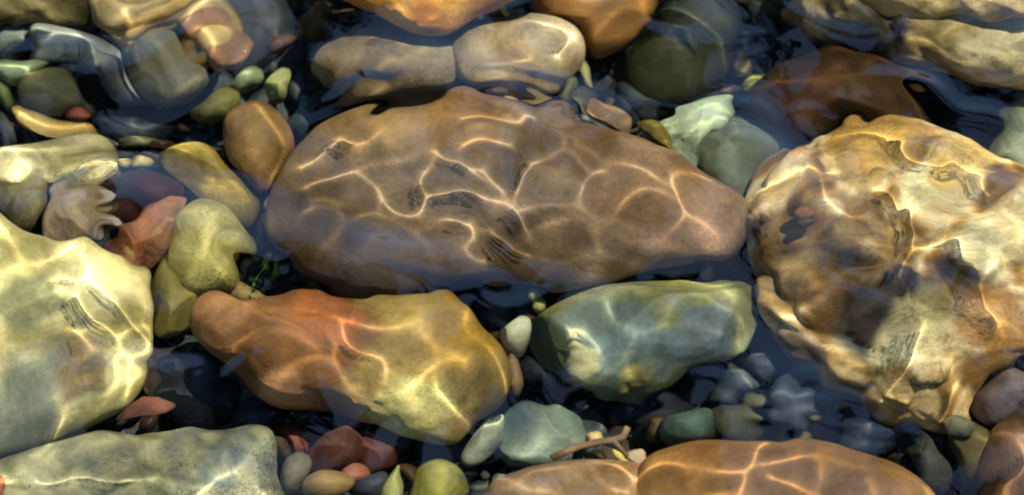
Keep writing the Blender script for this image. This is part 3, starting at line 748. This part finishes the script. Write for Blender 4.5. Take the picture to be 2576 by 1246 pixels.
# ------------------------------------------------------------------ water surface
# ripple crests act as lenses and throw the light lines seen on the stones
CRESTS = [
    # on the brown oval
    [(745, 480), (790, 460), (830, 448), (900, 430), (960, 408), (1040, 394)],
    [(1040, 394), (1110, 380), (1180, 402), (1240, 408)],
    [(860, 345), (900, 360), (940, 345), (970, 318)],
    [(745, 425), (800, 400), (850, 350)],
    [(1180, 395), (1240, 450), (1290, 500), (1320, 560)],
    [(1240, 408), (1260, 440), (1290, 480)],
    [(1380, 320), (1405, 360), (1350, 400), (1320, 460), (1300, 520)],
    [(1405, 360), (1440, 385), (1480, 420), (1520, 425)],
    [(1405, 335), (1460, 365), (1510, 395), (1580, 410), (1620, 425), (1690, 455)],
    [(1520, 425), (1480, 440), (1460, 480), (1475, 520), (1540, 560), (1620, 590), (1660, 600)],
    [(1700, 440), (1715, 480), (1730, 520), (1790, 545), (1850, 580)],
    [(1690, 455), (1720, 430), (1800, 450), (1860, 495)],
    [(1320, 560), (1340, 620), (1370, 680)],
    [(1320, 600), (1380, 560), (1450, 545), (1500, 575), (1520, 620)],
    [(1660, 600), (1700, 560), (1730, 520)],
    [(1660, 600), (1700, 630), (1780, 640), (1850, 620)],
    [(1190, 570), (1195, 610), (1160, 650), (1190, 690), (1230, 680)],
    [(1050, 600), (1065, 640), (1100, 680)],
    [(745, 550), (790, 535), (840, 545)],
    [(960, 480), (1000, 540), (1060, 550), (1090, 500)],
    [(1180, 350), (1230, 330), (1300, 345)],
    [(1600, 640), (1610, 680)],
    [(760, 515), (800, 510), (850, 525)], [(850, 600), (900, 560), (960, 555), (1050, 600)],
    [(1050, 600), (1130, 560), (1190, 570)], [(900, 650), (980, 665), (1065, 640)], [(1090, 500), (1180, 480), (1250, 500), (1300, 520)],
    [(1300, 520), (1400, 500), (1475, 520)], [(1110, 410), (1080, 450), (1090, 500)], [(1500, 620), (1580, 650), (1600, 690)],
    [(1370, 680), (1440, 650), (1520, 620)], [(1540, 560), (1570, 500), (1630, 470), (1710, 490)], [(900, 430), (950, 480), (960, 550)],
    [(800, 665), (860, 690), (940, 680)], [(840, 545), (850, 600), (800, 640)], [(1180, 300), (1250, 290), (1340, 310)],
    [(1240, 590), (1290, 640), (1340, 660)],
    # pale stones at the top
    [(960, 250), (955, 200), (985, 160), (1030, 150), (1080, 130)],
    [(1060, 250), (1110, 200), (1160, 190), (1180, 220)],
    [(1180, 215), (1240, 190), (1300, 165), (1330, 155)],
    [(1180, 60), (1250, 75), (1300, 50), (1380, 65), (1440, 80)],
    [(1400, 140), (1440, 90)],
    # pale left stone
    [(0, 1080), (60, 1000), (130, 960), (210, 920), (280, 880), (300, 840), (360, 810), (385, 810)],
    [(150, 680), (210, 700), (250, 690), (290, 750), (340, 790), (385, 810)],
    [(190, 600), (240, 660), (250, 690)],
    [(200, 760), (250, 820), (290, 870)],
    [(0, 680), (50, 650), (30, 600), (0, 560)],
    [(330, 700), (360, 760), (385, 810), (380, 900), (330, 960), (300, 1010)],
    [(280, 900), (310, 950), (300, 1010)],
    [(130, 970), (160, 1040), (120, 1110)],
    [(0, 930), (30, 960), (40, 1010)],
    [(0, 800), (90, 760), (170, 720)],
    [(60, 760), (100, 830), (170, 850), (250, 820)], [(130, 960), (90, 900), (100, 830)], [(210, 920), (190, 870), (170, 850)],
    [(50, 650), (110, 640), (190, 600)], [(240, 1000), (270, 960), (280, 880)], [(90, 760), (110, 700), (150, 680)],
    # left cluster
    [(0, 380), (80, 370), (160, 365), (200, 345), (240, 335)],
    [(290, 365), (275, 420), (250, 480)],
    [(60, 290), (120, 320), (170, 330), (220, 310), (260, 340)],
    [(400, 375), (385, 420), (360, 460)],
    [(500, 600), (495, 660), (505, 700), (440, 730), (390, 765)],
    [(480, 440), (530, 470), (570, 515)],
    [(660, 260), (690, 310), (720, 360), (690, 420), (665, 470)],
    [(430, 360), (480, 370), (520, 400)],
    # two tone stone
    [(650, 778), (700, 765), (760, 760), (830, 780), (900, 790)],
    [(500, 830), (560, 850), (600, 900), (620, 960)],
    [(600, 880), (640, 840), (720, 830), (780, 860), (820, 900)],
    [(930, 800), (1000, 810), (1060, 795)],
    [(1180, 770), (1170, 820), (1230, 870), (1270, 940), (1250, 990)],
    [(1000, 900), (985, 960), (960, 1020), (1000, 1080)],
    [(1000, 1000), (1060, 960), (1110, 900), (1180, 890)],
    [(870, 1000), (930, 1020), (960, 1050)],
    [(830, 800), (850, 860), (840, 920)],
    [(620, 960), (690, 965), (740, 920), (820, 900)], [(870, 800), (900, 860), (985, 885)], [(1060, 795), (1100, 850), (1180, 890)],
    [(700, 765), (690, 800), (640, 840)], [(1110, 900), (1120, 970), (1180, 1010), (1250, 990)], [(850, 860), (860, 940), (930, 1020)],
    # green stones
    [(1620, 850), (1600, 900), (1640, 950)], [(1680, 845), (1700, 790), (1760, 760), (1800, 800)], [(1760, 850), (1800, 880), (1870, 870)],
    [(1400, 840), (1450, 830), (1500, 860), (1550, 930)],
    [(1540, 760), (1570, 820), (1620, 850), (1680, 845), (1760, 850)],
    [(1780, 700), (1840, 710), (1890, 710)],
    [(1800, 800), (1850, 820), (1890, 830)],
    [(1400, 740), (1470, 755), (1530, 770), (1560, 800)],
    [(1560, 1000), (1620, 960), (1600, 920), (1550, 930)],
    # bottom brown stone
    [(1610, 1170), (1680, 1150), (1760, 1160), (1850, 1180), (1900, 1170), (1920, 1120), (1940, 1100)],
    [(1900, 1170), (1980, 1150), (2060, 1140), (2150, 1170), (2170, 1130)],
    [(1900, 1170), (1890, 1220), (1870, 1260)],
    [(2150, 1170), (2230, 1170), (2300, 1200), (2350, 1250)],
    [(2170, 1180), (2190, 1230), (2200, 1270)],
    [(1940, 1190), (2000, 1210), (2060, 1240)],
    [(1250, 1200), (1300, 1240), (1380, 1250)],
    [(1400, 1180), (1480, 1160), (1560, 1170), (1600, 1200)],
    [(1700, 1200), (1740, 1240), (1800, 1240), (1870, 1230)],
    [(1750, 1160), (1780, 1200), (1740, 1240)], [(2060, 1140), (2070, 1190), (2060, 1240), (2150, 1260)],
    [(1300, 1240), (1330, 1200), (1400, 1180)], [(1480, 1160), (1500, 1210), (1600, 1230)],
    # cream stone
    [(2100, 340), (2180, 330), (2260, 350), (2330, 400)], [(2330, 400), (2420, 430), (2500, 480)], [(2060, 440), (2080, 520), (2150, 560)],
    [(2200, 480), (2290, 520), (2300, 590), (2280, 640)], [(2470, 660), (2480, 740), (2540, 800)], [(2300, 820), (2280, 900), (2220, 990)],
    [(1925, 470), (1990, 430), (2060, 440), (2110, 430)],
    [(2250, 690), (2280, 640), (2330, 620), (2400, 600), (2470, 660), (2540, 640)],
    [(2170, 1020), (2220, 990), (2270, 1040), (2370, 1070), (2400, 1000)],
    [(1990, 640), (2040, 660), (2080, 720)],
    [(1930, 850), (1990, 790), (2060, 760)],
    # grey slab bottom left
    [(480, 1240), (540, 1180), (600, 1160), (640, 1120), (690, 1110)],
    [(100, 1200), (180, 1180), (260, 1170), (340, 1190), (400, 1180)],
    [(640, 1170), (660, 1220), (690, 1250)],
    # top left
    [(340, 130), (400, 125), (500, 135), (520, 160)],
    [(100, 80), (110, 110), (95, 140)],
    [(310, 20), (350, 60), (340, 120), (380, 160)],
    [(520, 0), (500, 60), (450, 90)],
    [(0, 170), (60, 160), (90, 190)],
    [(520, 150), (570, 145), (620, 120), (640, 150)],
    [(1000, 20), (1060, 50), (1100, 40)],
]


def open_curve(pts, per=4):
    p = [np.array(q, float) for q in pts]
    p = [2 * p[0] - p[1]] + p + [2 * p[-1] - p[-2]]
    out = []
    for i in range(1, len(p) - 2):
        a, b, c, d = p[i - 1:i + 3]
        for k in range(per):
            t = k / per
            out.append(.5 * ((2 * b) + (-a + c) * t + (2 * a - 5 * b + 4 * c - d) * t * t + (-a + 3 * b - 3 * c + d) * t ** 3))
    return out + [p[-2]]


def gauss(Z, sig, step):
    n = int(3 * sig / step) + 1
    k = np.exp(-.5 * (np.arange(-n, n + 1) * step / sig) ** 2); k /= k.sum()
    P = np.pad(Z, ((n, n), (0, 0)), 'edge')
    Z = sum(w * P[i:i + Z.shape[0]] for i, w in enumerate(k))
    P = np.pad(Z, ((0, 0), (n, n)), 'edge')
    return sum(w * P[:, i:i + Z.shape[1]] for i, w in enumerate(k))


tree = surface_points()
SEG = []     # ax, ay, bx, by, depth
for line in CRESTS:
    hits = []
    for (px, py) in open_curve(line):
        o, d = wavy_ray(px, py)
        hit = tree.ray_cast(o, d)[0]
        hits.append((o, d, -hit.z if hit is not None else 2.6))
    dep = np.array([q[2] for q in hits]); med = float(np.median(dep))
    dep = np.clip(dep, med - .2, med + .2)                 # a crest does not jump where its light falls off a stone
    dep = np.convolve(np.pad(dep, 2, 'edge'), np.ones(5) / 5, 'valid')
    prev = None
    for (o, d, _), z in zip(hits, dep):
        hit = o + d * (-z / d.z)
        q = hit - SUN_IN * (hit.z / SUN_IN.z)              # back up along the sunbeam to the surface
        cur = (q.x, q.y, z)
        if prev: SEG.append((*prev, *cur))
        prev = cur
SEG = np.array(SEG)

def cells(X, Y, size, seed, w):
    """network of low crests between the cells of a jittered grid"""
    jx = np.random.default_rng(seed).random((64, 64)); jy = np.random.default_rng(seed + 1).random((64, 64))
    u, v = X / size + 20, Y / size + 20
    iu, iv = np.floor(u).astype(int), np.floor(v).astype(int)
    f1 = np.full(X.shape, 9.); f2 = np.full(X.shape, 9.)
    for a in (-1, 0, 1):
        for b in (-1, 0, 1):
            cu, cv = iu + a, iv + b
            d = np.hypot(u - cu - jx[cu % 64, cv % 64], v - cv - jy[cu % 64, cv % 64])
            n1 = np.minimum(f1, d); f2 = np.minimum(f2, np.maximum(f1, d)); f1 = n1
    e = (f2 - f1) * size * .5
    return 1 / (1 + (e / w) ** 2)


def wave(X, Y):
    h = swell(X, Y)
    inner = (np.abs(X) < 8.4) & (np.abs(Y) < 6.4)
    xi, yi = X[inner], Y[inner]
    best = np.full(xi.shape, 1e9); hh = np.zeros(xi.shape)
    for ax, ay, ad, bx, by, bd in SEG:
        m = (xi > min(ax, bx) - 1.2) & (xi < max(ax, bx) + 1.2) & (yi > min(ay, by) - 1.2) & (yi < max(ay, by) + 1.2)
        if not m.any(): continue
        x, y = xi[m], yi[m]
        dx, dy = bx - ax, by - ay
        t = np.clip(((x - ax) * dx + (y - ay) * dy) / (dx * dx + dy * dy + 1e-9), 0, 1)
        d = np.hypot(x - ax - t * dx, y - ay - t * dy)
        dep = ad + (bd - ad) * t
        wv_ = vnoise(np.array([(ax + bx) * .55 + 7, (ay + by) * .55, 1.1]))
        wdt = (.13 + .03 * dep) * min(max(1.0 + .7 * wv_, .85), 1.22)
        ns = vnoise(np.array([(ax + bx) * .75, (ay + by) * .75, 4.4])) 
        amp = CREST_AMP * (.97 + .45 * ns) * wdt * wdt / np.maximum(dep, .35)
        r = np.maximum(0, 1 - (d / 1.2) ** 2) ** 2
        val = amp / (1 + (d / wdt) ** 2) * r
        cur = hh[m]
        # soft maximum, so joints do not pile up
        kk = .012
        mx = np.maximum(cur, val); mn = np.minimum(cur, val)
        hh[m] = mx + kk * np.log1p(np.exp(-(mx - mn) / kk)) - kk * math.log(2) * np.exp(-mx / kk)
    H2 = np.zeros_like(h); H2[inner] = hh
    cx_, cy_ = xi + .16 * np.sin(2.7 * yi + 1) + .1 * np.sin(5.1 * yi + xi), yi + .16 * np.sin(2.3 * xi) + .1 * np.sin(4.7 * xi - yi)
    pn = np.stack([xi * .9, yi * .9, xi * 0 + 2.2], -1)
    m1 = np.clip(.8 + 1.3 * vnoise(pn), 0, 1.5)
    free = np.clip(1 - hh / .05, 0, 1) ** 1.5            # only where no stronger crest already runs
    H3 = np.zeros_like(h); H3[inner] = cells(cx_, cy_ * 1.25, .95, 5, .15) * .034 * m1 * free
    h = limit_curvature(h + gauss(H3, .05, .0135), X, Y, CAP_SWELL)
    return h + gauss(H2, CREST_BLUR, .0135)


def depth_map(X, Y):
    """how deep the light that enters at (x, y) travels before it lands"""
    gx = np.linspace(-8.4, 8.4, 141); gy = np.linspace(-6.4, 6.4, 107)
    D = np.full((len(gy), len(gx)), 3.1)
    for j, y in enumerate(gy):
        for i, x in enumerate(gx):
            hit = tree.ray_cast(Vector((x, y, 0)), SUN_IN)[0]
            if hit is not None: D[j, i] = -hit.z
    D = gauss(D, .12, .12)
    fx = np.clip((X + 8.4) / .12, 0, 139.999); fy = np.clip((Y + 6.4) / (12.8 / 106), 0, 105.999)
    i, j = fx.astype(int), fy.astype(int); a, b = fx - i, fy - j
    return D[j, i] * (1 - a) * (1 - b) + D[j, i + 1] * a * (1 - b) + D[j + 1, i] * (1 - a) * b + D[j + 1, i + 1] * a * b


def limit_curvature(Z, X, Y, CAP):
    """no ripple is a stronger lens than the depth below it calls for"""
    i0, i1 = np.searchsorted(X[0], -8.0), np.searchsorted(X[0], 8.0)
    j0, j1 = np.searchsorted(Y[:, 0], -6.0), np.searchsorted(Y[:, 0], 6.0)
    A = Z[j0:j1, i0:i1].copy(); st = X[0, i0 + 5] - X[0, i0 + 4]
    if not DMAP: DMAP.append(depth_map(X[j0:j1, i0:i1], Y[j0:j1, i0:i1]))
    D = DMAP[0]
    cap = CAP * 3.3 / D          # slanting light focuses nearer than 4 / curvature
    for it in range(14):
        gy, gx = np.gradient(A, st)
        gyy, gyx = np.gradient(gy, st); gxy, gxx = np.gradient(gx, st)
        tr, df = (gxx + gyy) / 2, np.sqrt(((gxx - gyy) / 2) ** 2 + gxy ** 2)
        crest = df - tr                      # strongest convex curvature
        hollow = tr + df
        m = np.clip((np.maximum(crest, hollow * .55) / cap - 1) * 2.5, 0, 1)
        m = gauss(m, .03, st)
        A = A + m * (gauss(A, .05, st) - A)
    Z[j0:j1, i0:i1] = A
    return Z


CAP_SWELL = 1.25
CAP_ALL = 1.95
CREST_BLUR = .028
DMAP = []
CREST_AMP = 2.25




xs = spaced(8.0, 400, .0135, 30); ys = spaced(6.0, 400, .0135, 30)


def wave_all(X, Y):
    Z = np.zeros_like(X)
    fade = np.clip((30 - np.hypot(X, Y)) / 20, 0, 1)
    return wave(X, Y) * fade


def smooth_grid(Z, n=2):
    for _ in range(n):
        Z[1:-1, 1:-1] = (Z[1:-1, 1:-1] * 4 + 2 * (Z[:-2, 1:-1] + Z[2:, 1:-1] + Z[1:-1, :-2] + Z[1:-1, 2:]) + Z[:-2, :-2] + Z[:-2, 2:] + Z[2:, :-2] + Z[2:, 2:]) / 16
    return Z


water = link(bpy.data.objects.new('stream_water', grid_mesh('stream_water', xs, ys, lambda X, Y: smooth_grid(limit_curvature(wave_all(X, Y), X, Y, CAP_ALL), 3))))
wm = bpy.data.materials.new('clear_water'); wm.use_nodes = True
t = wm.node_tree; t.nodes.clear()
gl = nd(t, 'ShaderNodeBsdfGlass'); gl.inputs['IOR'].default_value = IOR; gl.inputs['Roughness'].default_value = 0
gl.inputs['Color'].default_value = (.97, .99, .985, 1)
out = nd(t, 'ShaderNodeOutputMaterial'); t.links.new(gl.outputs[0], out.inputs[0])
water.data.materials.append(wm)
water.cycles.is_caustics_caster = True
tag(water, kind='structure')


# ------------------------------------------------------------------ far bank and the tree that overhangs the stream (seen only as reflections)
def bank():
    xs_ = np.linspace(-400, 400, 41); ys_ = np.linspace(70, 400, 20)
    def f(X, Y):
        p = np.stack([X, Y, X * 0], -1) * .02
        return -4 + np.clip((Y - 75) / 60, 0, 1) * 28 + 6 * fbm(p, 3)
    o = link(bpy.data.objects.new('stream_bank', grid_mesh('stream_bank', xs_, ys_, f)))
    o.data.materials.append(simple_mat('grassy_soil', (.02, .03, .012), (.05, .06, .025), .2))
    tag(o, kind='structure')


bank()


def overhanging_tree():
    root = link(bpy.data.objects.new('overhanging_tree', None)); root.location = (-25, 95, 8)
    tag(root, 'dark leafy tree on the far bank leaning over the stream', 'tree')
    vs, fs = [], []
    def limb(a, b, r0, r1):
        a, b = np.array(a, float), np.array(b, float); n = 6; base = len(vs)
        for i in range(n):
            p = a + (b - a) * i / (n - 1) + rng.normal(0, .6, 3) * (0 < i < n - 1)
            r = r0 + (r1 - r0) * i / (n - 1)
            d = (b - a) / np.linalg.norm(b - a); u = np.cross(d, (1, .1, .2)); u /= np.linalg.norm(u); w = np.cross(d, u)
            for k in range(8): vs.append(tuple(p + (u * math.cos(k * .785) + w * math.sin(k * .785)) * r))
        for i in range(n - 1):
            for k in range(8): fs.append((base + i * 8 + k, base + i * 8 + (k + 1) % 8, base + i * 8 + 8 + (k + 1) % 8, base + i * 8 + 8 + k))
    limb((0, 0, -6), (-6, -20, 60), 4, 2.5)
    ends = [((-6, -20, 60), (20, -65, 112)), ((-6, -20, 60), (-20, -70, 112)), ((-6, -20, 60), (5, -20, 112)), ((20, -65, 112), (45, -90, 114)), ((-20, -70, 112), (-40, -95, 114))]
    for a, b in ends: limb(a, b, 2, .8)
    me = bpy.data.meshes.new('trunk'); me.from_pydata(vs, [], fs); me.materials.append(bark)
    o = link(bpy.data.objects.new('trunk', me)); o.parent = root
    lv, lf = [], []
    for k in range(46000):
        p = np.array([rng.uniform(-90, 150), rng.uniform(-140, 30), rng.uniform(90, 112)])
        if vnoise(np.array([p[0] / 55, p[1] / 55, 3.3])) + .25 * vnoise(np.array([p[0] / 14, p[1] / 14, 8.1])) > .19: continue
        # keep the gap the sun comes through
        g = p + np.array([-25, 95, 8])
        s = g[2] / SUN_DIR.z
        if math.hypot(g[0] - SUN_DIR.x * s, g[1] - SUN_DIR.y * s) < 20: continue
        a, b = rng.normal(size=3) * (1, 1, .5), rng.normal(size=3)
        a = a / np.linalg.norm(a) * rng.uniform(1.2, 2.4); b = np.cross(a, b); b = b / np.linalg.norm(b) * rng.uniform(.8, 1.6)
        i = len(lv)
        lv += [tuple(p - a), tuple(p + b), tuple(p + a), tuple(p - b)]; lf.append((i, i + 1, i + 2, i + 3))
    me = bpy.data.meshes.new('crown'); me.from_pydata(lv, [], lf); me.materials.append(simple_mat('tree_leaves', (.02, .035, .01), (.05, .08, .02), .2))
    o = link(bpy.data.objects.new('crown', me)); o.parent = root


overhanging_tree()
